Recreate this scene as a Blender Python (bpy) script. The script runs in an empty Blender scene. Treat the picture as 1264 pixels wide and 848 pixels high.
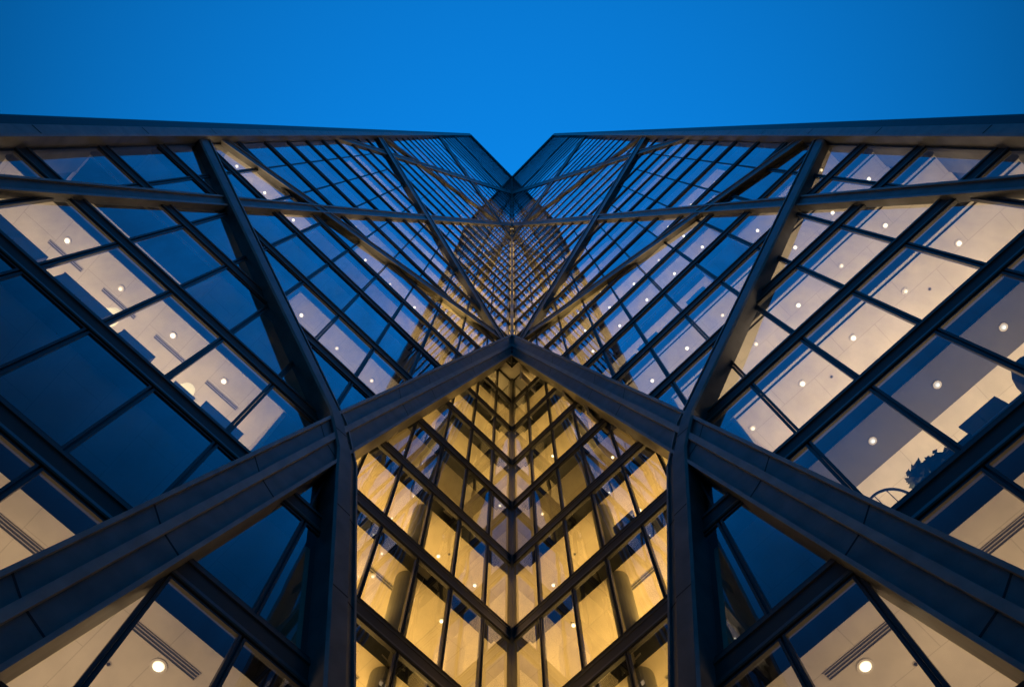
import bpy, bmesh, math, random
from mathutils import Vector, Matrix
random.seed(7)
R2 = math.sqrt(2.0)
D = 11.2            # metres from the camera to the re-entrant corner
EYE = 1.6
FL = 4.01           # storey height
B0 = 12.36          # sill height of storey 0 (above the eye)
BAND = 0.60
W_END = 15.42       # wing width to the end column
REC = 0.792         # set-back of the glazing inside the arch
sc = bpy.context.scene
C = sc.collection

# ------------------------------------------------------------------ materials
def nt(name):
    m = bpy.data.materials.new(name); m.use_nodes = True
    t = m.node_tree; t.nodes.clear()
    return m, t.nodes, t.links
def simple(name, col, rough=.5, metal=0., var=.0, scale=3., bump=0., emit=None, estr=0., spec=.5):
    m, N, L = nt(name)
    o = N.new('ShaderNodeOutputMaterial'); p = N.new('ShaderNodeBsdfPrincipled')
    p.inputs['Base Color'].default_value = (*col, 1); p.inputs['Roughness'].default_value = rough
    p.inputs['Metallic'].default_value = metal; p.inputs['Specular IOR Level'].default_value = spec
    if emit: p.inputs['Emission Color'].default_value = (*emit, 1); p.inputs['Emission Strength'].default_value = estr
    if var or bump:
        tc = N.new('ShaderNodeTexCoord'); nz = N.new('ShaderNodeTexNoise'); nz.inputs['Scale'].default_value = scale
        nz.inputs['Detail'].default_value = 5; L.new(tc.outputs['Object'], nz.inputs['Vector'])
        if var:
            r = N.new('ShaderNodeMapRange'); r.inputs['From Min'].default_value = .3; r.inputs['From Max'].default_value = .7
            r.inputs['To Min'].default_value = 1 - var; r.inputs['To Max'].default_value = 1 + var
            L.new(nz.outputs['Fac'], r.inputs['Value'])
            mx = N.new('ShaderNodeVectorMath'); mx.operation = 'SCALE'; mx.inputs[0].default_value = col
            L.new(r.outputs['Result'], mx.inputs['Scale']); L.new(mx.outputs['Vector'], p.inputs['Base Color'])
        if bump:
            b = N.new('ShaderNodeBump'); b.inputs['Strength'].default_value = bump; b.inputs['Distance'].default_value = .02
            L.new(nz.outputs['Fac'], b.inputs['Height']); L.new(b.outputs['Normal'], p.inputs['Normal'])
    L.new(p.outputs['BSDF'], o.inputs['Surface'])
    return m

def glass_mat(name, tint, f0, wob):
    m, N, L = nt(name)
    o = N.new('ShaderNodeOutputMaterial')
    tr = N.new('ShaderNodeBsdfTransparent'); tr.inputs['Color'].default_value = (*tint, 1)
    gl = N.new('ShaderNodeBsdfGlossy'); gl.inputs['Roughness'].default_value = 0.0; gl.inputs['Color'].default_value = (.9, .94, 1, 1)
    lw = N.new('ShaderNodeLayerWeight'); lw.inputs['Blend'].default_value = .5
    pw = N.new('ShaderNodeMath'); pw.operation = 'POWER'; pw.inputs[1].default_value = 2.05
    ma = N.new('ShaderNodeMath'); ma.operation = 'MULTIPLY_ADD'; ma.inputs[1].default_value = 1 - f0; ma.inputs[2].default_value = f0
    L.new(lw.outputs['Facing'], pw.inputs[0]); L.new(pw.outputs[0], ma.inputs[0])
    tc = N.new('ShaderNodeTexCoord'); nz = N.new('ShaderNodeTexNoise'); nz.inputs['Scale'].default_value = .55; nz.inputs['Detail'].default_value = 1.5
    b = N.new('ShaderNodeBump'); b.inputs['Strength'].default_value = wob; b.inputs['Distance'].default_value = .1
    L.new(tc.outputs['Object'], nz.inputs['Vector']); L.new(nz.outputs['Fac'], b.inputs['Height']); L.new(b.outputs['Normal'], gl.inputs['Normal'])
    mpd = N.new('ShaderNodeMapping'); mpd.inputs['Scale'].default_value = (1.6, 1.6, .35)
    nd = N.new('ShaderNodeTexNoise'); nd.inputs['Scale'].default_value = 1.1; nd.inputs['Detail'].default_value = 7; nd.inputs['Roughness'].default_value = .65
    rd = N.new('ShaderNodeMapRange'); rd.inputs['From Min'].default_value = .35; rd.inputs['From Max'].default_value = .68; rd.inputs['To Min'].default_value = .86; rd.inputs['To Max'].default_value = 1.12
    md = N.new('ShaderNodeMath'); md.operation = 'MULTIPLY'; md.use_clamp = True
    L.new(tc.outputs['Object'], mpd.inputs[0]); L.new(mpd.outputs[0], nd.inputs['Vector']); L.new(nd.outputs['Fac'], rd.inputs['Value'])
    L.new(ma.outputs[0], md.inputs[0]); L.new(rd.outputs[0], md.inputs[1])
    mx = N.new('ShaderNodeMixShader'); L.new(md.outputs[0], mx.inputs[0]); L.new(tr.outputs[0], mx.inputs[1]); L.new(gl.outputs[0], mx.inputs[2])
    L.new(mx.outputs[0], o.inputs['Surface'])
    return m

def ceiling_mat(name, col, tile):
    m, N, L = nt(name)
    o = N.new('ShaderNodeOutputMaterial'); p = N.new('ShaderNodeBsdfPrincipled'); p.inputs['Roughness'].default_value = .9
    p.inputs['Specular IOR Level'].default_value = .1
    tc = N.new('ShaderNodeTexCoord'); mp = N.new('ShaderNodeMapping'); mp.inputs['Rotation'].default_value = (0, 0, math.radians(45))
    br = N.new('ShaderNodeTexBrick'); br.inputs['Scale'].default_value = 1; br.inputs['Brick Width'].default_value = tile; br.inputs['Row Height'].default_value = tile * .5
    br.inputs['Mortar Size'].default_value = .008; br.inputs['Mortar Smooth'].default_value = 0
    br.inputs['Color1'].default_value = (*col, 1); br.inputs['Color2'].default_value = (*[c * .97 for c in col], 1); br.inputs['Mortar'].default_value = (*[c * .8 for c in col], 1)
    nz = N.new('ShaderNodeTexNoise'); nz.inputs['Scale'].default_value = 1.3; nz.inputs['Detail'].default_value = 6
    r = N.new('ShaderNodeMapRange'); r.inputs['From Min'].default_value = .3; r.inputs['From Max'].default_value = .7; r.inputs['To Min'].default_value = .86; r.inputs['To Max'].default_value = 1.06
    vm = N.new('ShaderNodeVectorMath'); vm.operation = 'SCALE'
    L.new(tc.outputs['Object'], mp.inputs['Vector']); L.new(mp.outputs[0], br.inputs['Vector']); L.new(tc.outputs['Object'], nz.inputs['Vector'])
    L.new(nz.outputs['Fac'], r.inputs['Value']); L.new(br.outputs['Color'], vm.inputs[0]); L.new(r.outputs['Result'], vm.inputs['Scale'])
    L.new(vm.outputs[0], p.inputs['Base Color']); L.new(p.outputs[0], o.inputs['Surface'])
    return m

M = {
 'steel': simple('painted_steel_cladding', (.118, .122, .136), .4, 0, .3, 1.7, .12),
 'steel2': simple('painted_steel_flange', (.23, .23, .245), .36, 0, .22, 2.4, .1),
 'seam': simple('cladding_joint', (.012, .012, .014), .7),
 'trim': simple('anodised_frame', (.035, .036, .04), .38, .2, .15, 4.),
 'band': simple('spandrel_metal', (.034, .031, .031), .45, 0, .2, 2., .05),
 'lip': simple('spandrel_lip', (.06, .06, .062), .4, .2),
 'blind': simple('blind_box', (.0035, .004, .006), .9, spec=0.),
 'ceil': ceiling_mat('ceiling_board', (.74, .71, .67), 1.8),
 'ceilg': ceiling_mat('warm_ceiling_board', (.74, .66, .5), 1.8),
 'carpet': simple('carpet', (.16, .15, .14), .95),
 'wall': simple('plaster_wall', (.62, .57, .5), .85, 0, .08, 1.2),
 'wallg': simple('warm_wall', (.68, .56, .36), .8, 0, .1, 1.2),
 'drywall': simple('dark_partition', (.10, .11, .13), .8),
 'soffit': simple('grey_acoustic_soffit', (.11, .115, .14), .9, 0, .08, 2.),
 'stone': simple('plinth_stone', (.25, .24, .23), .6, 0, .2, 1.5, .1),
 'concrete': simple('column_concrete', (.36, .36, .32), .7, 0, .2, 1.1, .05),
 'glass': glass_mat('window_glass', (.92, .93, .90), .075, .02),
 'glassw': glass_mat('recess_glass', (.92, .91, .88), .16, .09),
 'lens': simple('lamp_lens', (.9, .9, .85), .4, emit=(1, .86, .6), estr=6),
 'lensw': simple('lamp_lens_gold', (.9, .9, .85), .4, emit=(1, .80, .46), estr=6),
 'lensoff': simple('lamp_lens_cool', (.9, .9, .9), .4, emit=(1, .93, .8), estr=.6),
 'white': simple('white_trim', (.75, .73, .70), .5),
 'slat': simple('vent_slat', (.05, .055, .075), .5),
 'slatl': simple('vent_frame', (.42, .40, .38), .5),
 'cab': simple('cabinet_laminate', (.16, .19, .24), .5, 0, .08, 4.),
 'black': simple('black_plastic', (.02, .024, .034), .4),
 'fabric': simple('dark_fabric', (.035, .045, .07), .9, 0, .2, 20.),
 'leaf': simple('leaf', (.03, .05, .03), .6),
 'shade': simple('lamp_shade', (.8, .7, .5), .8, emit=(1, .78, .42), estr=.22),
 'paving': simple('plaza_paving', (.22, .21, .2), .8, 0, .2, .4, .05),
}

def lens_mat(name, core, edge, st):
    m, N, L = nt(name)
    o = N.new('ShaderNodeOutputMaterial'); e = N.new('ShaderNodeEmission'); tc = N.new('ShaderNodeTexCoord')
    mp = N.new('ShaderNodeVectorMath'); mp.operation = 'SUBTRACT'; mp.inputs[1].default_value = (.5, .5, 0)
    ml = N.new('ShaderNodeVectorMath'); ml.operation = 'MULTIPLY'; ml.inputs[1].default_value = (2, 2, 0)
    ln = N.new('ShaderNodeVectorMath'); ln.operation = 'LENGTH'
    cr = N.new('ShaderNodeValToRGB'); cr.color_ramp.elements[0].position = .12; cr.color_ramp.elements[0].color = (*[c * st for c in core], 1)
    cr.color_ramp.elements[1].position = 1.; cr.color_ramp.elements[1].color = (*edge, 1)
    L.new(tc.outputs['Generated'], mp.inputs[0]); L.new(mp.outputs[0], ml.inputs[0]); L.new(ml.outputs[0], ln.inputs[0])
    L.new(ln.outputs['Value'], cr.inputs[0]); L.new(cr.outputs[0], e.inputs[0]); L.new(e.outputs[0], o.inputs[0])
    return m
M['lens'] = lens_mat('lamp_lens', (1, .86, .6), (.14, .09, .045), 1.4)
M['lensw'] = lens_mat('lamp_lens_gold', (1, .8, .46), (.17, .10, .035), 1.4)
M['lensdim'] = lens_mat('lamp_lens_dim', (1, .80, .5), (.12, .075, .035), .55)
M['lenswdim'] = lens_mat('lamp_lens_gold_dim', (1, .74, .36), (.14, .08, .025), .6)
M['lensoff'] = lens_mat('lamp_lens_cool', (1, .93, .8), (.1, .08, .06), .35)
# ------------------------------------------------------------------ helpers
def P(side, u, h, n):
    """wing coordinates: u along the wing from the corner, h above the eye, n out of the wing into the court"""
    return Vector((side * (u - n) / R2, D - (u + n) / R2, h + EYE))

class MB:
    def __init__(s): s.v = []; s.f = []; s.m = []
    def add(s, vs, fs, mat=0):
        b = len(s.v); s.v += [tuple(v) for v in vs]
        for f in fs: s.f.append(tuple(b + i for i in f)); s.m.append(mat)
    def quadbox(s, c8, mat=0):   # 0-3 bottom ring, 4-7 top ring
        s.add(c8, [(0, 3, 2, 1), (4, 5, 6, 7), (0, 1, 5, 4), (1, 2, 6, 5), (2, 3, 7, 6), (3, 0, 4, 7)], mat)
    def wbox(s, side, u0, u1, h0, h1, n0, n1, mat=0):
        s.quadbox([P(side, u0, h0, n0), P(side, u1, h0, n0), P(side, u1, h0, n1), P(side, u0, h0, n1),
                   P(side, u0, h1, n0), P(side, u1, h1, n0), P(side, u1, h1, n1), P(side, u0, h1, n1)], mat)
    def loft(s, rings, mats=None, cap0=True, cap1=True):
        n = len(rings[0]); b = len(s.v)
        for r in rings: s.v += [tuple(p) for p in r]
        for i in range(len(rings) - 1):
            for j in range(n):
                k = (j + 1) % n
                s.f.append((b + i * n + j, b + i * n + k, b + (i + 1) * n + k, b + (i + 1) * n + j)); s.m.append(mats[j] if mats else 0)
        if cap0: s.f.append(tuple(b + j for j in range(n))); s.m.append(0)
        if cap1: s.f.append(tuple(b + (len(rings) - 1) * n + j for j in range(n))); s.m.append(0)
    def build(s, name, mats, parent=None, loc=None, recalc=True, smooth=False):
        me = bpy.data.meshes.new(name)
        if loc is not None:
            L0 = Vector(loc); vs = [tuple(Vector(v) - L0) for v in s.v]
        else: vs = s.v
        me.from_pydata(vs, [], s.f)
        for m in (mats if isinstance(mats, (list, tuple)) else [mats]): me.materials.append(M[m])
        for i, p in enumerate(me.polygons): p.material_index = s.m[i]; p.use_smooth = smooth
        if recalc:
            bm = bmesh.new(); bm.from_mesh(me); bmesh.ops.recalc_face_normals(bm, faces=bm.faces); bm.to_mesh(me); bm.free()
        o = bpy.data.objects.new(name, me); C.objects.link(o)
        if loc is not None: o.location = loc
        if parent: o.parent = parent
        return o

def tag(o, label=None, cat=None, group=None, kind=None):
    for k, v in (('label', label), ('category', cat), ('group', group), ('kind', kind)):
        if v: o[k] = v
    return o
def thing(name, label, cat, loc, group=None):
    o = bpy.data.objects.new(name, None); o.empty_display_size = .2; C.objects.link(o); o.location = loc
    return tag(o, label, cat, group)

def lin(pts):   # h -> u piecewise linear
    pts = sorted(pts)
    def f(h):
        if h <= pts[0][0]: a, b = pts[0], pts[1]
        elif h >= pts[-1][0]: a, b = pts[-2], pts[-1]
        else:
            for a, b in zip(pts, pts[1:]):
                if a[0] <= h <= b[0]: break
        return a[1] + (b[1] - a[1]) * (h - a[0]) / (b[0] - a[0])
    return f

# edges of the structural members on the wing, (height, u)
A_top = lin([(-1.6, 10.9), (20.5, 6.28), (46.3, .70)])
A_mid = lin([(-1.6, 10.4), (19.8, 5.93), (44.0, .55)])
A_bot = lin([(-1.6, 9.90), (19.4, 5.44), (43.5, .32)])
C_out = lin([(-1.6, 1.45), (11.5, 4.32), (19.35, 6.05)])
C_in = lin([(-1.6, .72), (12.05, 3.79), (19.57, 5.49)])

# storeys: (sill height, next sill)
sills = [B0 + FL * i for i in range(-3, 17)]
while sills[-1] < 112: sills.append(sills[-1] + 4.7)
while sills[-1] < 232: sills.append(sills[-1] + 6.2)
ROOF = sills[-1] + 3.0
IDX = {i: sills[i + 3] for i in range(-3, len(sills) - 3)}
NI = len(sills) - 3

tower = thing('office_tower', 'tall glass office tower with two wings meeting in a re-entrant corner behind crossing steel diagonals', 'building', (0, D, 0))
def part(mb, name, mats, parent=None, recalc=True, smooth=False):
    p = parent or tower
    o = mb.build(name, mats, None, loc=(0, D, 0), recalc=recalc, smooth=smooth)
    o.parent = p
    o.location = (0, 0, 0)
    return o

# ------------------------------------------------------------------ diagonal members
def member(side, stations, prof, mats, seams=(), n_shift=0., end_at_corner=None, name='diagonal_beam', label=None):
    """stations: list of edge lists [(u,h),(u,h)(,(u,h))]; prof: list of (t, n) with t in 0..len-1"""
    mb = MB(); rings = []
    def at(edges, t):
        i = min(int(t), len(edges) - 2); f = t - i
        a, b = edges[i], edges[i + 1]
        return a[0] + (b[0] - a[0]) * f, a[1] + (b[1] - a[1]) * f
    for si, st in enumerate(stations):
        ring = []
        for pi, (t, n) in enumerate(prof):
            if isinstance(n, tuple): n = n[si]
            u, h = at(st, t); n = n + (n_shift if n > .1 else 0)
            if end_at_corner and si == len(stations) - 1:
                up, hp = at(stations[-2], t)
                k = (n - up) / (u - up); h = hp + (h - hp) * k; u = n
            ring.append(P(side, u, h, n))
        rings.append(ring)
    mb.loft(rings, mats, True, not end_at_corner)
    # joints across the recessed channels, 4 mm proud
    for (seg, f, chans) in seams:
        for (j0, j1) in chans:
            a = rings[seg][j0].lerp(rings[seg + 1][j0], f); b = rings[seg][j1].lerp(rings[seg + 1][j1], f)
            d = (rings[seg + 1][j0] - rings[seg][j0]).normalized() * .022
            nn = (rings[seg + 1][j0] - rings[seg][j0]).cross(b - a).normalized()
            if nn.dot(Vector((0, 0, EYE)) - a) < 0: nn = -nn
            nn *= .004
            mb.add([a - d + nn, b - d + nn, b + d + nn, a + d + nn], [(0, 1, 2, 3)], 2)
    o = part(mb, name, ['steel', 'steel2', 'seam'])
    if label: o['label'] = label
    return o

def box_prof(w, n=.40, back0=-.06, back1=-.06, lip=.16, rec=.05):
    return ([(0, back0), (0, n), (lip, n), (lip, n - rec), (1 - lip, n - rec), (1 - lip, n), (1, n), (1, back1)], [0, 1, 0, 0, 0, 1, 0, 0])

for side in (-1, 1):
    # the broad diagonal rising from the ground to the corner node (two channels and three flanges)
    hs = [(-1.6,), (20.2,), (45.,)]
    st = []
    for (tu, th), (mu, mh), (bu, bh) in (((10.9, -1.6), (10.4, -1.6), (9.90, -1.6)), ((6.28, 20.5), (5.93, 19.8), (5.44, 19.4)), ((.70, 46.3), (.60, 44.0), (.45, 42.6))):
        st.append([(tu, th), (mu, mh), (bu, bh)])
    st.append([(.35, 47.9), (.35, 45.2), (.2, 43.8)])
    bk = (-.06, -.5, -.9, -.9)
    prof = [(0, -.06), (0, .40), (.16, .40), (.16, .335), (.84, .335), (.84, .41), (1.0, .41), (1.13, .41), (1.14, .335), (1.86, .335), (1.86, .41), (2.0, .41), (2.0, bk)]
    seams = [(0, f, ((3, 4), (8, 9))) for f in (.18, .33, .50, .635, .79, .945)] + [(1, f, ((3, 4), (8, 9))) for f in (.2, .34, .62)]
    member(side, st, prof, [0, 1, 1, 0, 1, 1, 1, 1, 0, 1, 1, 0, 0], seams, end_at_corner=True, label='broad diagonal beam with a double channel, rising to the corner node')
    # the bent member: steep below the node, flatter above it
    pr, ms = box_prof(1, .45, -.06, (-.9, -.9, -.9, -.06, -.06), .1, .05)
    st = [[(1.45, -1.6), (.72, -1.6)], [(4.32, 11.5), (3.67, 11.5)], [(5.9, 18.7), (5.27, 18.6)], [(6.5, 20.05), (5.95, 20.2)], [(15.46, 31.3), (15.46, 32.5)]]
    T5 = lambda v: (v, v, v, v, v - .2)
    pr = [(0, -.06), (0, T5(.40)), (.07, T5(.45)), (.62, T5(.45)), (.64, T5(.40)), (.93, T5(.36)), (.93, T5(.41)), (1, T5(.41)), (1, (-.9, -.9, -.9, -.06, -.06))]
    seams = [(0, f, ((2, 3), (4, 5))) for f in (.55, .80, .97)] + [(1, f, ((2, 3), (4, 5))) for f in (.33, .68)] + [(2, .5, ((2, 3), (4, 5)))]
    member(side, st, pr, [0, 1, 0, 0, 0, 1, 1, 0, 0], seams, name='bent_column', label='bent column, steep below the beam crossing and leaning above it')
    def simple_member(e0, e1, n, corner, mid=None, name='diagonal_beam', lip=.16, back=-.06):
        pr, ms = box_prof(1, n, back, back, lip, .05)
        member(side, [list(x) for x in zip(e0, e1)], pr, ms, (), end_at_corner=corner, name=name)
    simple_member([(15.44, 12.24), (.94, 109.3), (.3, 113.5)], [(15.44, 9.26), (.92, 105.5), (.3, 109.6)], .19, True)
    # the flatter diagonal with its chamfered underside
    t0, t1, t2 = (15.44, 34.6), (1.22, 46.1), (.3, 46.84)
    stM4 = [[t0, (15.44, 33.65), (15.44, 33.8)], [t1, (1.22, 45.0), (1.22, 45.15)], [t2, (.3, 45.73), (.3, 45.88)]]
    member(side, stM4, [(0, -.06), (0, .19), (.1, .19), (.1, .15), (.9, .15), (.9, .19), (1, .19), (1.3, .14), (2, .0), (2, -.06)], [0, 1, 0, 0, 0, 1, 1, 0, 0, 0], (), end_at_corner=True)
    simple_member([(15.44, 73.1), (1.55, 46.0), (.3, 43.7)], [(15.44, 75.6), (.9, 46.6), (.3, 45.4)], .22, True)
    simple_member([(15.44, 60.0), (1.65, 168.5), (.3, 179.)], [(15.44, 56.1), (1.55, 161.8), (.3, 171.6)], .14, True)
    simple_member([(15.44, 78.2), (2.4, 101.2), (.3, 104.8)], [(15.44, 76.9), (2.4, 99.8), (.3, 103.4)], .16, True)
    simple_member([(15.44, 134.8), (2.9, 103.5), (.3, 97.)], [(15.44, 139.5), (2.3, 105.6), (.3, 100.4)], .12, True)
    simple_member([(15.44, 174.), (1.6, 165.), (.3, 164.2)], [(15.44, 171.6), (1.6, 162.8), (.3, 162.)], .09, True)
    # end column (frames the wing) and roof parapet
    mb = MB()
    rings = [[P(side, u, h, n) for (u, n) in ((15.40, -.06), (15.40, .40), (15.46, .42), (15.76, .42), (15.79, .34), (16.10, .34), (16.18, .30), (16.18, -.9), (15.40, -.9))] for h in (-1.6, ROOF)]
    mb.loft(rings, [0, 1, 1, 0, 3, 3, 0, 0, 0])
    for hh in [x * 6.1 + 2.3 for x in range(0, 37)]:
        mb.add([P(side, 15.465, hh - .03, .424), P(side, 15.735, hh - .03, .424), P(side, 15.735, hh + .03, .424), P(side, 15.465, hh + .03, .424)], [(0, 1, 2, 3)], 2)
    part(mb, 'end_column', ['steel', 'steel2', 'seam', 'trim'])
    mb = MB()
    mb.loft([[P(side, (n if u < 1 else u), h, n) for (h, n) in ((ROOF - 3.2, -.3), (ROOF - 3.2, .18), (ROOF - 2.9, .3), (ROOF - .4, .3), (ROOF - .3, .4), (ROOF, .4), (ROOF, -.3))] for u in (0, 15.39)], None)
    part(mb, 'roof_parapet', ['steel'])
    # closed building volume: wing end, rear and roof
    mb = MB(); mb.wbox(side, 15.5, 15.9, -1.6, ROOF - .02, -12, -.905); part(mb, 'end_wall', ['band'])
    mb = MB()
    q = [(15.48, -.31), (15.48, -12), (-12, -12), (-.31, -.31)]
    mb.add([P(side, u, ROOF - 1.2, n) for u, n in q] + [P(side, u, ROOF - .9, n) for u, n in q], [(0, 1, 2, 3), (4, 5, 6, 7), (0, 1, 5, 4), (1, 2, 6, 5), (2, 3, 7, 6), (3, 0, 4, 7)])
    part(mb, 'roof', ['band'])
    mb = MB(); mb.wbox(side, -12.3, 15.48, -1.6, ROOF - 1.25, -12.3, -12.02); part(mb, 'rear_wall', ['band'])
    # stone plinth under the first glazed storey
    mb = MB(); mb.wbox(side, .0, 15.38, -1.6, IDX[-3] - .70, -.8, -.07); part(mb, 'plinth', ['stone'])

# corner mullion posts
mb = MB(); w = .10
mb.loft([[Vector((0, D - .36, h + EYE)), Vector((-w, D - .36 + w, h + EYE)), Vector((-w, D + .1, h + EYE)), Vector((w, D + .1, h + EYE)), Vector((w, D - .36 + w, h + EYE))] for h in (46.2, ROOF - 3.3)])
part(mb, 'corner_post', ['steel2'])
mb = MB(); w = .062; yc = D + REC * R2
mb.loft([[Vector((0, yc - .2, h + EYE)), Vector((-w, yc - .2 + w, h + EYE)), Vector((-w, yc + .1, h + EYE)), Vector((w, yc + .1, h + EYE)), Vector((w, yc - .2 + w, h + EYE))] for h in (-1.6, 44.2)])
part(mb, 'corner_post', ['trim'])
# node plate where the broad diagonals meet
mb = MB()
yo = D - .57
mb.loft([[Vector((x * s, yo + dy, h + EYE)) for (x, dy, s) in ((0, -.02, 1), (-.26, .24, 1), (-.26, .6, 1), (.26, .6, 1), (.26, .24, 1))] for h in (43.6, 47.6)])
part(mb, 'node_plate', ['steel'])

# ------------------------------------------------------------------ clipping
def clip(poly, f):   # keep where f(u,h) >= 0 (f linear along short edges)
    out = []
    for i in range(len(poly)):
        a, b = poly[i], poly[(i + 1) % len(poly)]
        fa, fb = f(*a), f(*b)
        if fa >= 0: out.append(a)
        if (fa >= 0) != (fb >= 0):
            t = fa / (fa - fb); out.append((a[0] + (b[0] - a[0]) * t, a[1] + (b[1] - a[1]) * t))
    return out
def area(p): return abs(sum(a[0] * b[1] - b[0] * a[1] for a, b in zip(p, p[1:] + p[:1]))) / 2
def inset(poly, d):
    n = len(poly); s = sum(a[0] * b[1] - b[0] * a[1] for a, b in zip(poly, poly[1:] + poly[:1]))
    if s < 0: poly = poly[::-1]
    L = []
    for i in range(n):
        a, b = poly[i], poly[(i + 1) % n]; dx, dy = b[0] - a[0], b[1] - a[1]; l = math.hypot(dx, dy)
        if l < 1e-4: return None
        L.append((a[0] - dy / l * d, a[1] + dx / l * d, dx / l, dy / l))
    out = []
    for i in range(n):
        p, q = L[i - 1], L[i]; den = p[2] * q[3] - p[3] * q[2]
        if abs(den) < 1e-5: out.append((q[0], q[1])); continue
        t = ((q[0] - p[0]) * q[3] - (q[1] - p[1]) * q[2]) / den; out.append((p[0] + p[2] * t, p[1] + p[3] * t))
    s2 = sum(a[0] * b[1] - b[0] * a[1] for a, b in zip(out, out[1:] + out[:1]))
    if s2 <= 0 or s2 / 2 > area(poly): return None
    return out
def dedupe(p):
    o = []
    for a in p:
        if not o or math.hypot(a[0] - o[-1][0], a[1] - o[-1][1]) > .02: o.append(a)
    if len(o) > 1 and math.hypot(o[0][0] - o[-1][0], o[0][1] - o[-1][1]) < .02: o.pop()
    return o

# ------------------------------------------------------------------ camera numbers (only used to rank windows by visible size)
F_PX = 1095. * 1024 / 1264
TILT = math.atan(257. / 1095.)
cdir = Vector((0, math.sin(TILT), math.cos(TILT))); ddir = Vector((0, math.cos(TILT), -math.sin(TILT)))
def proj(p):
    q = p - Vector((0, 0, EYE)); z = q.dot(cdir)
    if z <= .1: return None
    return 512 + F_PX * q.x / z, 343 + F_PX * q.dot(ddir) / z
def screen_area(side, poly, n):
    s = [proj(P(side, u, h, n)) for u, h in poly]
    if any(x is None for x in s): return 0
    cx = sum(x[0] for x in s) / len(s); cy = sum(x[1] for x in s) / len(s)
    if not (-10 < cx < 1034 and -10 < cy < 696): return 0
    return area(s)

# ------------------------------------------------------------------ windows
A_B = [.21 + 1.532 * k for k in range(11)]; A_B[-1] = W_END - .03
B_B = [1.38, 2.8, 4.22, 5.64, 7.06, 8.48, 9.9, 11.4]
C_B = [-REC + 1.10 * k + .07 for k in range(8)]
C_B[0] = -REC + .07; C_B[1] = .23; C_B[2] = 1.34; C_B[3] = 2.46; C_B[4] = 3.66; C_B[5] = 4.8; C_B[6] = 5.9; C_B[7] = 7.0
A_lo = lambda u, h: u - (A_mid(h) - .05)
cells = []
for side in (-1, 1):
    for i in range(-2, NI - 1):
        h0 = IDX[i]; h1 = IDX[i + 1] - BAND
        for k in range(10):   # zone A, above the broad diagonal
            p = [(A_B[k], h0), (A_B[k + 1], h0), (A_B[k + 1], h1), (A_B[k], h1)]
            if h0 < 46: p = dedupe(clip(p, A_lo))
            if len(p) >= 3 and area(p) > .3: cells.append((side, i, 'A', k, p, 0.))
        if h0 < 20:
            for k in range(7):  # zone B, between the bent column and the broad diagonal
                p = [(B_B[k], h0), (B_B[k + 1], h0), (B_B[k + 1], h1), (B_B[k], h1)]
                p = dedupe(clip(clip(p, lambda u, h: (A_bot(h) + .1) - u), lambda u, h: u - (C_out(h) - .1)))
                if len(p) >= 3 and area(p) > .3: cells.append((side, i, 'B', k, p, 0.))
        if h0 < 44:
            for k in range(7):  # zone C, the recessed glazing inside the arch
                p = [(C_B[k], h0), (C_B[k + 1], h0), (C_B[k + 1], h1), (C_B[k], h1)]
                p = dedupe(clip(clip(p, lambda u, h: A_bot(h) + .15 - u), lambda u, h: C_in(h) + .15 - u))
                if len(p) >= 3 and area(p) > .3: cells.append((side, i, 'C', k, p, -REC))
rank = sorted(range(len(cells)), key=lambda j: -screen_area(cells[j][0], cells[j][4], cells[j][5]))
big = set(rank[:100])
def frame_geo(mb, side, p, n0, w=.052, gap=.022, depth=.11):
    o = inset(p, gap); q = inset(p, gap + w)
    if not o or not q: return None
    k = len(o); vs = []; e = inset(p, .002)
    if not e or len(e) != k: e = o
    rg = ((e, n0 - .06), (e, n0 - .01), (o, n0 - .008), (o, n0 + depth), (q, n0 + depth), (q, n0 - .06))
    for (poly, n) in rg:
        vs += [P(side, u, h, n) for u, h in poly]
    fs = []
    for r in range(6):
        a = r * k; b = ((r + 1) % 6) * k
        for j in range(k): fs.append((a + j, a + (j + 1) % k, b + (j + 1) % k, b + j))
    mb.add(vs, fs); return q
restF, restP = MB(), MB()
for j, (side, i, z, k, p, n0) in enumerate(cells):
    if j in big: f, g = MB(), MB()
    else: f, g = restF, restP
    w, dp = (.032, .045) if z == 'C' else (.048, .04) if i < 6 else (.026, .015) if i < 13 else (.012, .006)
    q = frame_geo(f, side, p, n0, w, .014 if z == 'C' else .02 if i < 13 else .008, dp)
    if not q: continue
    q2 = inset(q, -.004) or q
    # every pane sits in its frame at a very slightly different angle
    ta, tb = random.uniform(-.0035, .0035), random.uniform(-.0035, .0035)
    cu = sum(x[0] for x in q) / len(q); ch = sum(x[1] for x in q) / len(q)
    g.add([P(side, u, h, n0 + .012 + ta * (u - cu) + tb * (h - ch)) for u, h in q], [tuple(range(len(q)))])
    if j in big:
        fo = part(f, 'window', ['trim']); part(g, 'pane', ['glassw' if z == 'C' else 'glass'], fo, recalc=False)
fo = tag(part(restF, 'window', ['trim']), kind='stuff'); tag(part(restP, 'pane', ['glass'], fo, recalc=False), kind='stuff')

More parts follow.
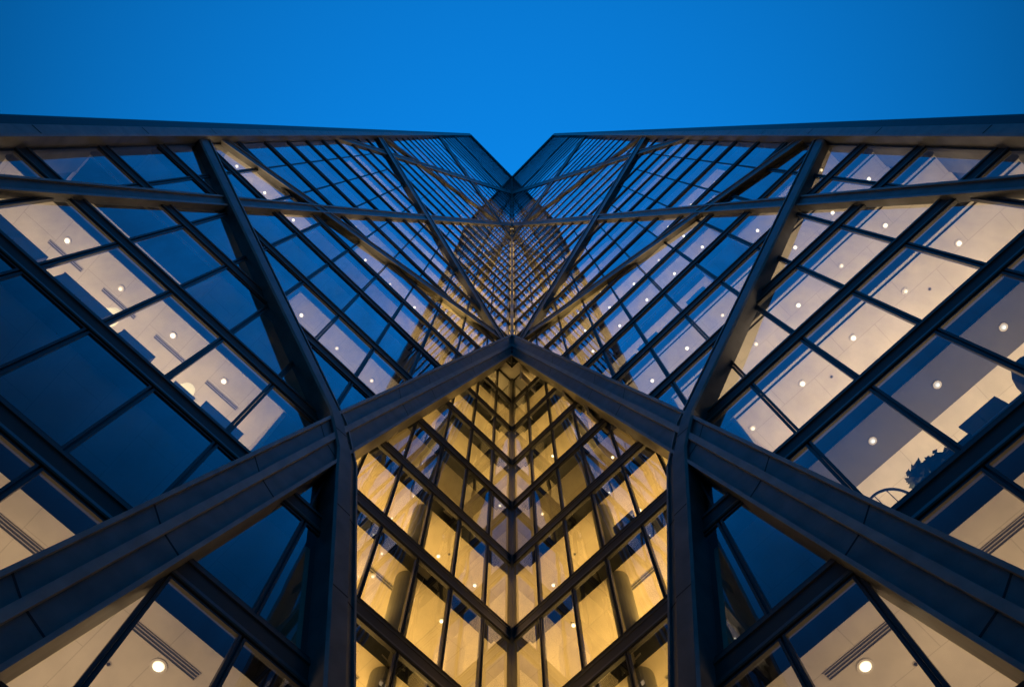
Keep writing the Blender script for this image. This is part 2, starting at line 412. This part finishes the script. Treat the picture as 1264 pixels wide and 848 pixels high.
# ------------------------------------------------------------------ floor bands (spandrels)
def band(mb, side, u0, u1, hb, n0, hgt=BAND):  # n0: face of the glazing the band belongs to
    sc_ = .45 if n0 < -.1 else 1. if hb < 36 else .6
    z0, z1 = hb - hgt + .012, hb - .012
    pr = [(z1, -.25), (z1, .05), (z1 - .02, .075 * sc_), (z1 - .10, .075 * sc_), (z1 - .11, .045 * sc_), (z0 + .13, .03), (z0 + .12, .06), (z0 + .03, .075), (z0, .06), (z0, -.25)]
    mb.loft([[P(side, u, h, n0 + n) for h, n in pr] for u in (u0, u1)], [1, 1, 1, 0, 0, 0, 1, 0, 0, 0])
restB = MB(); nb = 0
def zone_bands(side, i):
    h = IDX[i]; o = []
    ua = .18 if h > 45 else max(.18, A_mid(h - .4) - .15)
    o.append((ua, W_END - .03, 0.))
    if h < 20 and A_bot(h - .3) - C_out(h - .3) > .1: o.append((C_out(h - .3) - .1, A_bot(h - .3) + .12, 0.))
    if h < 44: o.append((-REC + .1, min(C_in(h - .3), A_bot(h - .3)) + .1, -REC))
    return o
for i in range(-2, NI):
    for side in (-1, 1):
        for (u0, u1, n0) in zone_bands(side, i):
            if nb < 99 and IDX[i] < 170:
                mb = MB(); band(mb, side, u0, u1, IDX[i], n0, 2.6 if IDX[i] > 140 else BAND); part(mb, 'floor_band', ['band', 'lip']); nb += 1
            else: band(restB, side, u0, u1, IDX[i], n0, 2.6 if IDX[i] > 140 else BAND)
if restB.v: tag(part(restB, 'floor_band', ['band', 'lip']), kind='stuff')
for side in (-1, 1):   # jambs closing the step between the facade and the recessed glazing
    mb = MB(); hh = [-1.6 + x * 1.5 for x in range(15)]
    mb.loft([[P(side, C_out(h) - .12, h, -.08), P(side, C_out(h) - .12, h, -REC - .2), P(side, C_in(h) + .3, h, -REC - .2), P(side, C_in(h) + .3, h, -.08)] for h in (-1.6, 11.5, 19.2)])
    part(mb, 'jamb', ['trim'])

# ------------------------------------------------------------------ storeys: slabs, blind boxes, partitions, added fill lights
def lerp(a, b, t): return a + (b - a) * t
def bound(h):   # u where the recessed zone ends
    return None if h > 43.4 else min(C_out(h), A_mid(h))
lit = {}   # (side, storey) -> list of (u0, u1, power)
def setlit(side, i, *runs): lit[(side, i)] = list(runs)
L_, R_ = -1, 1
for s in (L_, R_):
    setlit(s, -2, (2, 15.3, .66)); setlit(s, -1, (2, 15.3, .74))
setlit(L_, 0); setlit(L_, 1, (7.2, 15.3, 1.6)); setlit(L_, 2, (10.9, 15.3, .8)); setlit(L_, 3, (4.4, 9.3, 1.05))
setlit(L_, 4); setlit(L_, 5, (10.95, 15.3, 2.0)); setlit(L_, 6, (2.5, 9.35, 1.1)); setlit(L_, 7, (1.7, 4.8, 1.), (7.85, 11., .9)); 
setlit(R_, 0, (7.3, 15.3, 1.7)); setlit(R_, 1, (7.0, 15.3, 2.0)); setlit(R_, 2, (6.0, 15.3, 1.6)); setlit(R_, 3, (4.4, 15.3, 1.15))
setlit(R_, 4, (3.2, 9.4, 1.3), (10.9, 15.3, 1.1)); setlit(R_, 5, (2.5, 11., 1.15)); setlit(R_, 6, (2.2, 12.5, 1.2)); setlit(R_, 7, (.3, 6.3, 1.), (9.4, 13.9, 1.1))
rr = random.Random(21)
for i in range(8, 26):
    for s in (L_, R_):
        runs = []; k = 0
        while k < 10:
            ln = rr.choice((2, 3, 3, 4)); e = min(10, k + ln)
            if rr.random() < (.36 if s < 0 else .45) * (1 if i < 18 else .6): runs.append((A_B[k], A_B[e] - .02, rr.uniform(.75, 1.2)))
            k = e
        lit[(s, i)] = runs
warm = (1.0, .70, .40); tan = (1.0, .655, .345); gold = (1.0, .60, .175)
def room_fill_light(side, u0, u1, h, n_c, depth, power, col):  # unseen upward area light, added to brighten the ceiling of a lit room
    l = bpy.data.lights.new('room_fill_light', 'AREA'); l.shape = 'RECTANGLE'; l.size = max(.5, u1 - u0); l.size_y = depth
    l.energy = power * l.size * depth * 5.2 * .15; l.color = col
    o = bpy.data.objects.new('room_fill_light', l); C.objects.link(o)
    p = P(side, (u0 + u1) / 2, h, n_c); ax = Vector((side, -1, 0)).normalized()
    z = Vector((0, 0, -1)); y = z.cross(ax); m = Matrix((ax, y, z)).transposed().to_4x4(); m.translation = p
    o.matrix_world = m
restS = MB(); restW = MB()
ub0 = lambda b: .4 if b is None else b
DEEP = 6.0
def slab(mb, side, uA, uB, zc, zf, n0, wedge):
    if wedge: q = [(n0, n0), (uB, n0), (uB, n0 - DEEP), (-DEEP + n0, n0 - DEEP)]
    else: q = [(uA, n0), (uB, n0), (uB, n0 - DEEP), (uA, n0 - DEEP)]
    vs = [P(side, u, zc, n) for u, n in q] + [P(side, u, zf, n) for u, n in q]
    mb.add(vs, [(0, 1, 2, 3)], 0); mb.add(vs, [(4, 5, 6, 7)], 1)
    mb.add(vs, [(0, 1, 5, 4), (1, 2, 6, 5), (2, 3, 7, 6), (3, 0, 4, 7)], 2)
for side in (-1, 1):
    for i in range(-3, NI - 1):
        zf, zc = IDX[i + 1] - .03, IDX[i + 1] - BAND + .03     # floor above / ceiling of storey i
        b = bound(zc - .3)
        few = i <= 17
        ms = MB() if few else restS
        if b is None: slab(ms, side, 0, 15.45, zc, zf, -.27, True)
        else: slab(ms, side, b, 15.45, zc, zf, -.27, False)
        if few: part(ms, 'floor_slab', ['ceil', 'carpet', 'drywall'])
        if b is not None and b > -.5:
            mc = MB(); slab(mc, side, 0, b - .03, zc, zf, -REC - .27, True); part(mc, 'floor_slab', ['ceilg', 'carpet', 'drywall'])
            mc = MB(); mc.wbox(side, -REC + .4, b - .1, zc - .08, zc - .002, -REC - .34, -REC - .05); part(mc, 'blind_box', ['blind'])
        runs = lit.get((side, i), [])
        h0 = IDX[i]
        # blind box along the glass
        bw = .40 if i <= 0 else .21 if i <= 3 else .17
        if few:
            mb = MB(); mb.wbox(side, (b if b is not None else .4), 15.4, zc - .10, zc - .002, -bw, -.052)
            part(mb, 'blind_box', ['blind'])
            if side > 0 and i in (1, 2, 3):
                mb = MB(); mb.wbox(side, ub0(b), 15.38, zc - .012, zc - .003, -bw - .17, -bw - .12); part(mb, 'ceiling_slot', ['blind'])
        # back and cross walls
        wm = MB() if few else restW
        ub = .3 if b is None else b
        wm.wbox(side, ub if b is not None else -DEEP + .4, 15.44, h0 - .02, zc - .005, -DEEP - .2, -DEEP)
        cuts = set()
        for (u0, u1, pw) in runs: cuts |= {round(max(u0, ub), 3), round(u1, 3)}
        cuts = sorted(c for c in cuts if c < 15.2)
        cc = []
        for c in cuts:
            if not cc or c - cc[-1] > .4: cc.append(c)
        for c in cc: wm.wbox(side, c - .05, c + .05, h0 - .025, zc - .006, -DEEP + .004, -.3)
        if b is not None and bound(h0) is not None:
            q0, q1 = bound(h0), bound(zc)
            if q1 is None: q1 = b
            ring = lambda u, h: [P(side, u - .06, h, -DEEP + .003), P(side, u + .04, h, -DEEP + .003), P(side, u + .04, h, -.30), P(side, u - .06, h, -.30)]
            wm.loft([ring(q0, h0 - .026), ring(q1, zc - .007)])
        if few: part(wm, 'interior_wall', ['wall'])
        if 5 <= i <= 24:   # gold lit rooms on both sides of the inner corner
            g0 = ub if b is not None else .3
            if 5.2 - g0 > .6: room_fill_light(side, g0 + .1, 5.2, h0 + 1.1, -2.0, 3.0, 4.0 * rr.uniform(.45, 1.3), gold)
        for (u0, u1, pw) in runs:
            u0 = max(u0, ub) + .1
            if i >= 5: u0 = max(u0, 5.4)
            if u1 - u0 < .6: continue
            room_fill_light(side, u0, u1 - .1, h0 + 1.1, -2.1, 3.0, pw * 1.15, tan if i < 0 else warm)
        if b is not None and b > -.4:   # recess rooms, all lit
            room_fill_light(side, -REC + .15, min(b, bound(h0 + 1.1) or b) - .15, h0 + 1.1, -REC - 2.0, 2.8, 3.4 * rr.uniform(.75, 1.1) if i != 3 else .8, gold)
if restS.v: tag(part(restS, 'floor_slab', ['ceil', 'carpet', 'drywall']), kind='stuff')
if restW.v: tag(part(restW, 'interior_wall', ['wall']), kind='stuff')

# round columns behind the recessed glazing
for side in (-1, 1):
    mb = MB(); cu, cn, r = 2.25, -REC - .62, .28
    top = 32.
    mb.loft([[P(side, cu + r * math.cos(a), h, cn + r * math.sin(a)) for a in [x * math.tau / 24 for x in range(24)]] for h in (-1.6, top)])
    part(mb, 'column', ['concrete'], smooth=False)

# grey dropped soffit in the half-dim storey of the right wing
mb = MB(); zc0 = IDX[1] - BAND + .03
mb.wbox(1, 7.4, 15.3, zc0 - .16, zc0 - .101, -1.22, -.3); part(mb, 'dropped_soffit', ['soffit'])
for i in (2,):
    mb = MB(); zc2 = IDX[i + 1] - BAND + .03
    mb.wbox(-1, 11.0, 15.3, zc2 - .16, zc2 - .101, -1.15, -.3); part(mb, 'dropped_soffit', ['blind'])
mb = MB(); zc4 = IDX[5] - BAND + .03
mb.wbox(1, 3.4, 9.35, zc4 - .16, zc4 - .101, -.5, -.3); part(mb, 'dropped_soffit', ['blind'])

# ------------------------------------------------------------------ ceiling lights and vents
ORD = ['first', 'second', 'third', 'fourth', 'fifth', 'sixth', 'seventh', 'eighth', 'ninth', 'tenth', 'eleventh', 'twelfth']
_light_mesh = {}
def cyl(mb, r0, r1, z0, z1, n=20, mat=0, cap=True):
    a = [Vector((r0 * math.cos(t), r0 * math.sin(t), z0)) for t in [x * math.tau / n for x in range(n)]]
    b = [Vector((r1 * math.cos(t), r1 * math.sin(t), z1)) for t in [x * math.tau / n for x in range(n)]]
    mb.loft([a, b], [mat] * n, cap, cap)
def dome(mb, r, d, n=20):
    rings = []
    for k in range(5):
        a = k / 4 * math.pi / 2 * .96
        rings.append([Vector((r * math.cos(a) * math.cos(t), r * math.cos(a) * math.sin(t), -d * math.sin(a))) for t in [x * math.tau / n for x in range(n)]])
    mb.loft(rings)
def ceiling_light(side, u, h, n, kind, label, group, r=.066):
    if kind in ('lens', 'lensw') and rr.random() < .3 and r < .09: kind += 'dim'
    key = (kind, r)
    root = thing('ceiling_light', label, 'ceiling light', P(side, u, h, n), group)
    if key not in _light_mesh:
        t = MB()
        for (a0, a1, z0, z1) in ((r * 1.0, r * 1.32, -.022, -.022), (r * 1.32, r * 1.36, -.022, 0), (r, r, 0, -.022)):
            A = [Vector((a0 * math.cos(q), a0 * math.sin(q), z0)) for q in [x * math.tau / 20 for x in range(20)]]
            B = [Vector((a1 * math.cos(q), a1 * math.sin(q), z1)) for q in [x * math.tau / 20 for x in range(20)]]
            t.loft([A, B], None, False, False)
        d = MB(); dome(d, r * .97, .055)
        to = t.build('trim_ring', ['white'], root); do = d.build('lens', [kind], root, smooth=True)
        _light_mesh[key] = (to, do)
    else:
        for src in _light_mesh[key]:
            o = src.copy(); C.objects.link(o); o.parent = root
    return root
_vent_mesh = {}
def ceiling_vent(side, u, h, n, ln, wd, label, slots=3):
    root = thing('ceiling_vent', label, 'ceiling vent', P(side, u, h, n), 'slot vents in the ceilings')
    root.rotation_euler = (0, 0, math.atan2(-1, side))
    key = (ln, wd, slots)
    if key not in _vent_mesh:
        f = MB(); x = ln / 2; y = wd / 2
        def bx(mb, x0, x1, y0, y1, z0, z1): mb.quadbox([Vector(p) for p in ((x0, y0, z0), (x1, y0, z0), (x1, y1, z0), (x0, y1, z0), (x0, y0, z1), (x1, y0, z1), (x1, y1, z1), (x0, y1, z1))])
        for (x0, x1, y0, y1) in ((-x, x, -y, -y + .012), (-x, x, y - .012, y), (-x, -x + .012, -y + .012, y - .012), (x - .012, x, -y + .012, y - .012)): bx(f, x0, x1, y0, y1, -.02, 0)
        fo = f.build('vent_frame', ['slatl'], root); b = MB(); bx(b, -x + .013, x - .013, -y + .013, y - .013, -.006, -.002)
        objs = [fo, b.build('vent_slot', ['slat'], root)]
        for k in range(1, slots):
            s = MB(); yy = -y + wd * k / slots; bx(s, -x + .014, x - .014, yy - .009, yy + .009, -.018, -.007); objs.append(s.build('slat', ['slatl'], root))
        _vent_mesh[key] = objs
    else:
        for src in _vent_mesh[key]:
            o = src.copy(); C.objects.link(o); o.parent = root
WING = {-1: 'left', 1: 'right'}
ROWS = {1: 'second', 2: 'third', 3: 'fourth', 4: 'fifth', 5: 'sixth', 6: 'seventh', 7: 'eighth'}
zc_of = lambda i: IDX[i + 1] - BAND + .03
# wing storeys: one downlight per bay, 0.8 m behind the glass
for side in (-1, 1):
    plan = {1: range(4, 10), 2: range(4, 10), 3: range(3, 10), 5: range(2, 10), 6: range(2, 7), 4: range(7, 10), 7: range(0, 9)}
    for i, ks in plan.items():
        n_in = 0
        for k in ks:
            uc = (A_B[k] + A_B[k + 1]) / 2 + .08
            if not any(u0 <= uc <= u1 for u0, u1, _ in lit.get((side, i), [])): continue
            if uc < A_top(zc_of(i)) + .3: continue
            dd = .80 if i < 4 else .64
            if side < 0 and i == 1: dd = .72
            if side < 0 and i == 2: dd = 1.35
            lab = f'round downlight, {WING[side]} wing, {ROWS[i]} window row above the bottom, {ORD[n_in]} from the corner'
            ceiling_light(side, uc, zc_of(i) - .001, -dd, 'lens', lab, f'downlights of the {WING[side]} wing'); n_in += 1
    # lowest rows
    for (i, us, d, nm) in ((-1, (6.2,), 1.25, 'lowest tan rooms'),):
        for q, u in enumerate(us):
            where = ('below the broad beam, beside the bent column', 'just above the broad beam near the frame edge', 'above the broad beam at the wing end')[q]
            ceiling_light(side, u, zc_of(i) - .001, -d, 'lens', f'large downlight in a tan {WING[side]} ceiling, {where}', 'downlights of the lowest tan rooms', .10)
for q, u in enumerate((8.75, 10.28, 11.8, 13.35)):
    ceiling_light(1, u, zc0 - .161, -.72, 'lensoff', f'small white downlight in the dim blue-grey soffit, {ORD[q]} from the broad right beam', 'downlights in the dim grey soffit', .06)
# recessed gold rooms: positions read bay by bay
for side in (-1, 1):
    for i in range(-2, 7):
        b = bound(zc_of(i) - .3); n_in = 0
        for k in range(6):
            uc = (C_B[k] + C_B[k + 1]) / 2 + rr.uniform(-.2, .2)
            if uc > b - .25 or rr.random() < .22 or (k in (2, 3) and abs(uc - 2.25) < .5): continue
            lab = f'gold downlight, {WING[side]} side of the arch, {ORD[i + 2]} storey up, {ORD[n_in]} from the corner'
            ceiling_light(side, uc, zc_of(i) - .001, -REC - rr.uniform(.7, 1.5), 'lensw', lab, 'gold downlights behind the recessed glazing', .06); n_in += 1
# vents
for side in (-1, 1):
    ceiling_vent(side, 6.32, zc_of(-1) - .001, -.98, 1.3, .17, f'long slot vent in the {WING[side]} tan ceiling below the broad beam, beside the downlight')
    ceiling_vent(side, 8.8, zc_of(-1) - .001, -1.05, 1.2, .17, f'slot vent in the {WING[side]} tan ceiling just above the broad beam')
    ceiling_vent(side, 8.2, zc_of(-2) - .001, -.8, 1.1, .17, f'short slot vent cut by the bottom frame edge, {WING[side]} wing')
    for i, u in ((1, 2.6), (0, 1.0), (0, 3.2), (-1, 2.4)):
        ceiling_vent(side, u, zc_of(i) - .001, -REC - 1.0, 1.2, .13, f'dark slot vent, {WING[side]} gold ceiling, {ORD[i + 2]} storey up, {"inner" if u < 2 else "outer"} bay', 2)
for q, k in enumerate(range(5, 9)):
    ceiling_vent(-1, (A_B[k] + A_B[k + 1]) / 2 - .1, zc_of(1) - .001, -1.02, .95, .10, f'thin slot vent in the left cream room row, {ORD[q]} from the bent column', 2)

_spr = []
def sprinkler(side, u, h, n, label):
    root = thing('sprinkler_head', label, 'sprinkler', P(side, u, h, n), 'sprinkler heads in the ceilings')
    if not _spr:
        m = MB(); cyl(m, .045, .04, -.012, 0, 16); _spr.append(m.build('escutcheon', ['slatl'], root))
        m = MB(); cyl(m, .012, .03, -.05, -.0125, 10); _spr.append(m.build('nozzle', ['slat'], root))
    else:
        for o in _spr:
            c = o.copy(); C.objects.link(c); c.parent = root
for side in (-1, 1):
    sprinkler(side, 6.75, zc_of(-1) - .001, -1.75, f'small sprinkler head in the {WING[side]} tan ceiling beyond the large downlight')
    sprinkler(side, 7.6, zc_of(-1) - .001, -1.5, f'small sprinkler head in the {WING[side]} tan ceiling near the broad beam')
    sprinkler(side, 1.9, zc_of(1) - .001, -REC - 1.15, f'tiny sprinkler head in the {WING[side]} gold ceiling, third storey up')
    sprinkler(side, .8, zc_of(2) - .001, -REC - 1.0, f'tiny sprinkler head in the {WING[side]} gold ceiling, fourth storey up')
for q, u in enumerate((9.3, 12.2)):
    sprinkler(1, u, zc_of(1) - .001, -1.15, f'sprinkler head in the brightest cream row of the right wing, {("nearer the bent column", "nearer the wing end")[q]}')

# ------------------------------------------------------------------ furniture by the windows
def wing_thing(name, label, cat, side, i, u, d, group=None):
    r = thing(name, label, cat, P(side, u, IDX[i] - .03, -.27 - d), group); r.rotation_euler = (0, 0, math.atan2(-1, side)); return r
def bx(mb, x0, x1, y0, y1, z0, z1, mat=0):
    mb.quadbox([Vector(p) for p in ((x0, y0, z0), (x1, y0, z0), (x1, y1, z0), (x0, y1, z0), (x0, y0, z1), (x1, y0, z1), (x1, y1, z1), (x0, y1, z1))], mat)
def cabinet(side, i, u, d, w, h, label, mat='cab', dp=.45, group='cabinets along the glass'):
    r = wing_thing('cabinet', label, 'cabinet', side, i, u, d, group)
    m = MB(); bx(m, -w / 2, w / 2, -dp / 2, dp / 2, .06, h - .03); m.build('carcass', [mat], r)
    m = MB(); bx(m, -w / 2 + .03, w / 2 - .03, -dp / 2 + .03, dp / 2 - .03, 0, .058); m.build('plinth', ['black'], r)
    m = MB(); bx(m, -w / 2 - .015, w / 2 + .015, -dp / 2 - .015, dp / 2 + .015, h - .028, h); m.build('top', [mat], r)
    for s in (-1, 1):
        m = MB(); x0, x1 = (-w / 2 + .02, -.01) if s < 0 else (.01, w / 2 - .02)
        y = (dp / 2) * side * -1; m2 = sorted((y, y + (.018 if y > 0 else -.018)))
        bx(m, x0, x1, m2[0], m2[1], .09, h - .06); dr = m.build('door', [mat], r)
        m = MB(); hx = -s * .06 + (x0 if s > 0 else x1) + s * .12; yy = m2[1] if y > 0 else m2[0]; hy = sorted((yy, yy + (.03 if y > 0 else -.03)))
        bx(m, hx - .01, hx + .01, hy[0], hy[1], h * .45, h * .6); m.build('handle', ['lip'], dr)
    return r
def monitor(side, i, u, d, label, w=.95, base=.74):
    r = wing_thing('computer_monitor', label, 'monitor', side, i, u, d, 'monitors standing by the glass'); r.location.z += base
    m = MB(); bx(m, -w / 2, w / 2, -.02, .02, .18, .18 + w * .6); m.build('screen_housing', ['black'], r)
    m = MB(); bx(m, -.05, .05, -.045, -.021, .012, .45); m.build('neck', ['black'], r)
    m = MB(); bx(m, -.16, .16, -.13, .10, 0, .011); m.build('foot', ['black'], r)
def desk(side, i, u, d, label, w=1.4):
    r = wing_thing('desk', label, 'desk', side, i, u, d, 'desks by the glass')
    m = MB(); bx(m, -w / 2, w / 2, -.35, .35, .705, .735); m.build('desktop', ['cab'], r)
    for sx in (-1, 1):
        for sy in (-1, 1):
            m = MB(); bx(m, sx * (w / 2 - .06) - .025, sx * (w / 2 - .06) + .025, sy * .28 - .025, sy * .28 + .025, 0, .704); m.build('leg', ['black'], r)
def armchair(side, i, u, d, label, mat='fabric', rot=0., z=1.0):
    r = wing_thing('armchair', label, 'chair', side, i, u, d, 'chairs by the glass'); r.rotation_euler.z += rot
    m = MB(); bx(m, -.3, .3, -.3, .28, .34, .47); m.build('seat', [mat], r)
    m = MB()   # curved shell back
    rings = []
    for k in range(13):
        a = math.radians(-20 + 220 * k / 12); t = math.sin(math.pi * k / 12)
        ro, ri = .40, .355; zt = (.66 + .42 * t) * z
        rings.append([Vector((ro * math.cos(a), ro * math.sin(a), .36)), Vector((ro * math.cos(a), ro * math.sin(a), zt)), Vector((ri * math.cos(a), ri * math.sin(a), zt)), Vector((ri * math.cos(a), ri * math.sin(a), .36))])
    m.loft(rings); m.build('backrest', [mat], r)
    for sx in (-1, 1):
        for sy in (-1, 1):
            m = MB(); cyl2 = [Vector((sx * .22 + .018 * math.cos(t), sy * .2 + .018 * math.sin(t), 0)) for t in [x * math.tau / 8 for x in range(8)]]
            m.loft([cyl2, [v + Vector((0, 0, .338)) for v in cyl2]]); m.build('leg', ['black'], r)
def plant(side, i, u, d, label, h=1.5):
    r = wing_thing('potted_plant', label, 'plant', side, i, u, d)
    m = MB(); cyl(m, .17, .23, 0, .42); m.build('pot', ['black'], r)
    m = MB(); cyl(m, .02, .012, .421, .95); m.build('stem', ['leaf'], r)
    m = MB(); q = random.Random(3)
    cl = [(Vector((q.uniform(-.45, .45), q.uniform(-.1, .16), q.uniform(.85, h - .15))), q.uniform(.1, .2)) for _ in range(11)]
    for _ in range(2400):
        a = q.uniform(0, math.tau); cc, cr = q.choice(cl)
        c = cc + Vector((q.gauss(0, .5), q.gauss(0, .5), q.gauss(0, .5))) * cr; t = Vector((math.cos(a), math.sin(a), q.uniform(-.3, .8))).normalized() * q.uniform(.05, .09); w = t.cross(Vector((0, 0, 1))).normalized() * .042
        m.add([c - t, c + w, c + t, c - w], [(0, 1, 2, 3)])
    m.build('foliage', ['leaf'], r, recalc=False)
def table_lamp(side, i, u, d, label, base):
    r = wing_thing('table_lamp', label, 'lamp', side, i, u, d, 'lamps on the cream row cabinets'); r.location.z += base
    m = MB(); cyl(m, .09, .08, 0, .03); m.build('base', ['lip'], r)
    m = MB(); cyl(m, .012, .012, .031, .3); m.build('stem', ['lip'], r)
    m = MB(); cyl(m, .2, .15, .26, .52, 24); m.build('lamp_shade', ['shade'], r)
# right wing, half-dim storey
def hoop_chair(side, i, u, d, label):
    r = wing_thing('hoop_back_chair', label, 'chair', side, i, u, d, 'chairs by the glass')
    m = MB(); cyl(m, .27, .27, .43, .47, 24); m.build('seat', ['fabric'], r)
    pts = [Vector((.42 * math.cos(a), -.22 + .03 * math.sin(a), .47 + .86 * math.sin(a))) for a in [math.pi * k / 20 for k in range(21)]]
    m = MB(); rings = []
    for k, p in enumerate(pts):
        t = (pts[min(k + 1, 20)] - pts[max(k - 1, 0)]).normalized(); b = Vector((0, 1, 0)); c = t.cross(b).normalized()
        rings.append([p + (b * math.cos(a) + c * math.sin(a)) * .024 for a in [x * math.tau / 8 for x in range(8)]])
    m.loft(rings); m.build('backrest_hoop', ['black'], r)
    for x in (-.2, 0, .2):
        m = MB(); zt = .47 + .86 * math.sqrt(max(0, 1 - (x / .42) ** 2)) - .02; bx(m, x - .008, x + .008, -.215, -.2, .471, zt); m.build('spindle', ['lip'], r)
    for sx in (-1, 1):
        for sy in (-1, 1):
            m = MB(); bx(m, sx * .2 - .015, sx * .2 + .015, sy * .18 - .015, sy * .18 + .015, 0, .429); m.build('leg', ['black'], r)
hoop_chair(1, 0, 8.05, .30, 'thin dark hoop-backed chair beside the broad right beam')
plant(1, 0, 9.0, .46, 'bushy dark potted plant against the bright wall, right wing')
cabinet(1, 0, 9.5, .27, .5, .8, 'low dark cabinet between the bushy plant and the monitor', 'fabric')
desk(1, 0, 10.35, .40, 'dark desk carrying the monitor in the right half-dim room', 1.3)
monitor(1, 0, 10.15, .2, 'dark monitor on the desk nearest the bushy plant', .74)
armchair(1, 0, 11.25, .5, 'high-backed dark chair at the frame edge beside the monitor desk', 'fabric', math.pi - .3, 1.5)
# left wing, cream row
for q, (u, w, h) in enumerate(((8.1, 1.0, 1.2), (10.35, .8, 1.15), (11.75, 1.2, 1.3), (13.4, 1.2, 1.3))):
    cabinet(-1, 1, u, .27, w, h, f'blue-grey cabinet in the cream room row of the left wing, {ORD[q]} from the corner')
cabinet(-1, 1, 9.05, .27, .5, .95, 'narrow pale cabinet carrying the first glowing lamp of the cream row', 'white')
table_lamp(-1, 1, 9.05, .25, 'glowing table lamp on the narrow pale cabinet nearest the bent column', .95)
table_lamp(-1, 1, 11.2, .25, 'glowing table lamp on the tall blue-grey cabinet in the middle of the cream row', 1.3)
# right wing, blue strip row
for q, (u, w, h) in enumerate(((5.3, .8, 1.9), (6.3, .9, 2.1), (7.5, 1.0, 1.8), (8.6, .8, 2.2))):
    cabinet(1, 4, u, .35, w, h, f'tall slate cabinet in the blue strip row of the right wing, {ORD[q]} from the corner', 'cab', .4, 'slate cabinets in the blue strip row')
monitor(1, 2, 3.0, -.0 + REC + .1, 'small monitor behind the right recessed glazing beside the round column', .7, .9)

# ------------------------------------------------------------------ ground
mb = MB(); mb.add([(-900, -900, 0), (900, -900, 0), (900, 900, 0), (-900, 900, 0)], [(0, 1, 2, 3)])
tag(mb.build('ground', ['paving']), kind='structure')

# ------------------------------------------------------------------ camera, sky, sun
cam = bpy.data.cameras.new('camera'); cam.sensor_width = 36; cam.lens = 36 * 1095 / 1264; cam.clip_end = 3000; cam.clip_start = .05
co = bpy.data.objects.new('camera', cam); C.objects.link(co)
m = Matrix((Vector((1, 0, 0)), -ddir, -cdir)).transposed().to_4x4(); m.translation = Vector((0, 0, EYE)); co.matrix_world = m
sc.camera = co
w = bpy.data.worlds.new('World'); sc.world = w; w.use_nodes = True
N, L = w.node_tree.nodes, w.node_tree.links; N.clear()
out = N.new('ShaderNodeOutputWorld'); bg = N.new('ShaderNodeBackground'); sky = N.new('ShaderNodeTexSky'); sky.sky_type = 'NISHITA'
sky.sun_disc = False; sky.sun_elevation = math.radians(4.0); sky.sun_rotation = math.radians(0); sky.ozone_density = 6; sky.air_density = 1.0; sky.dust_density = .3
mul = N.new('ShaderNodeMix'); mul.data_type = 'RGBA'; mul.blend_type = 'MULTIPLY'; mul.inputs[0].default_value = 1
mul.inputs[7].default_value = (.12, 1.06, .98, 1)
# evening sky: deeper blue away from where the sun went down (world directions); zenith falloff imitates vignetting
tcw = N.new('ShaderNodeTexCoord'); sep = N.new('ShaderNodeSeparateXYZ'); mr = N.new('ShaderNodeMapRange')
mr.inputs['From Min'].default_value = -.55; mr.inputs['From Max'].default_value = .05; mr.inputs['To Min'].default_value = .62; mr.inputs['To Max'].default_value = 1.3
sc2 = N.new('ShaderNodeVectorMath'); sc2.operation = 'SCALE'
L.new(tcw.outputs['Generated'], sep.inputs[0]); L.new(sep.outputs['Y'], mr.inputs['Value'])
mr2 = N.new('ShaderNodeMapRange'); mr2.inputs['From Min'].default_value = .8; mr2.inputs['From Max'].default_value = 1; mr2.inputs['To Min'].default_value = .16; mr2.inputs['To Max'].default_value = 1  # lens vignetting put into the sky colour: darker away from the zenith
mm = N.new('ShaderNodeMath'); mm.operation = 'MULTIPLY'; L.new(sep.outputs['Z'], mr2.inputs['Value']); L.new(mr.outputs[0], mm.inputs[0]); L.new(mr2.outputs[0], mm.inputs[1])
L.new(sky.outputs[0], mul.inputs[6]); L.new(mul.outputs[2], sc2.inputs[0]); L.new(mm.outputs[0], sc2.inputs['Scale'])
L.new(sc2.outputs[0], bg.inputs[0]); bg.inputs[1].default_value = .15
L.new(bg.outputs[0], out.inputs[0])
sl = bpy.data.lights.new('sun', 'SUN'); sl.energy = .003; sl.angle = math.radians(20); sl.color = (1, .85, .7)
so = bpy.data.objects.new('sun', sl); C.objects.link(so); so.rotation_euler = (math.radians(88), 0, math.radians(180))
sc.view_settings.view_transform = 'Standard'; sc.view_settings.look = 'None'; sc.view_settings.gamma = 1; sc.view_settings.exposure = math.log2(1 / .15)
sc.view_settings.use_curve_mapping = False
cy = sc.cycles
cy.max_bounces = 8; cy.diffuse_bounces = 2; cy.glossy_bounces = 4; cy.transparent_max_bounces = 24; cy.transmission_bounces = 2
cy.caustics_reflective = False; cy.caustics_refractive = False
cy.sample_clamp_indirect = 4; cy.sample_clamp_direct = 0
cy.use_denoising = True
try: cy.denoiser = 'OPENIMAGEDENOISE'
except Exception: pass
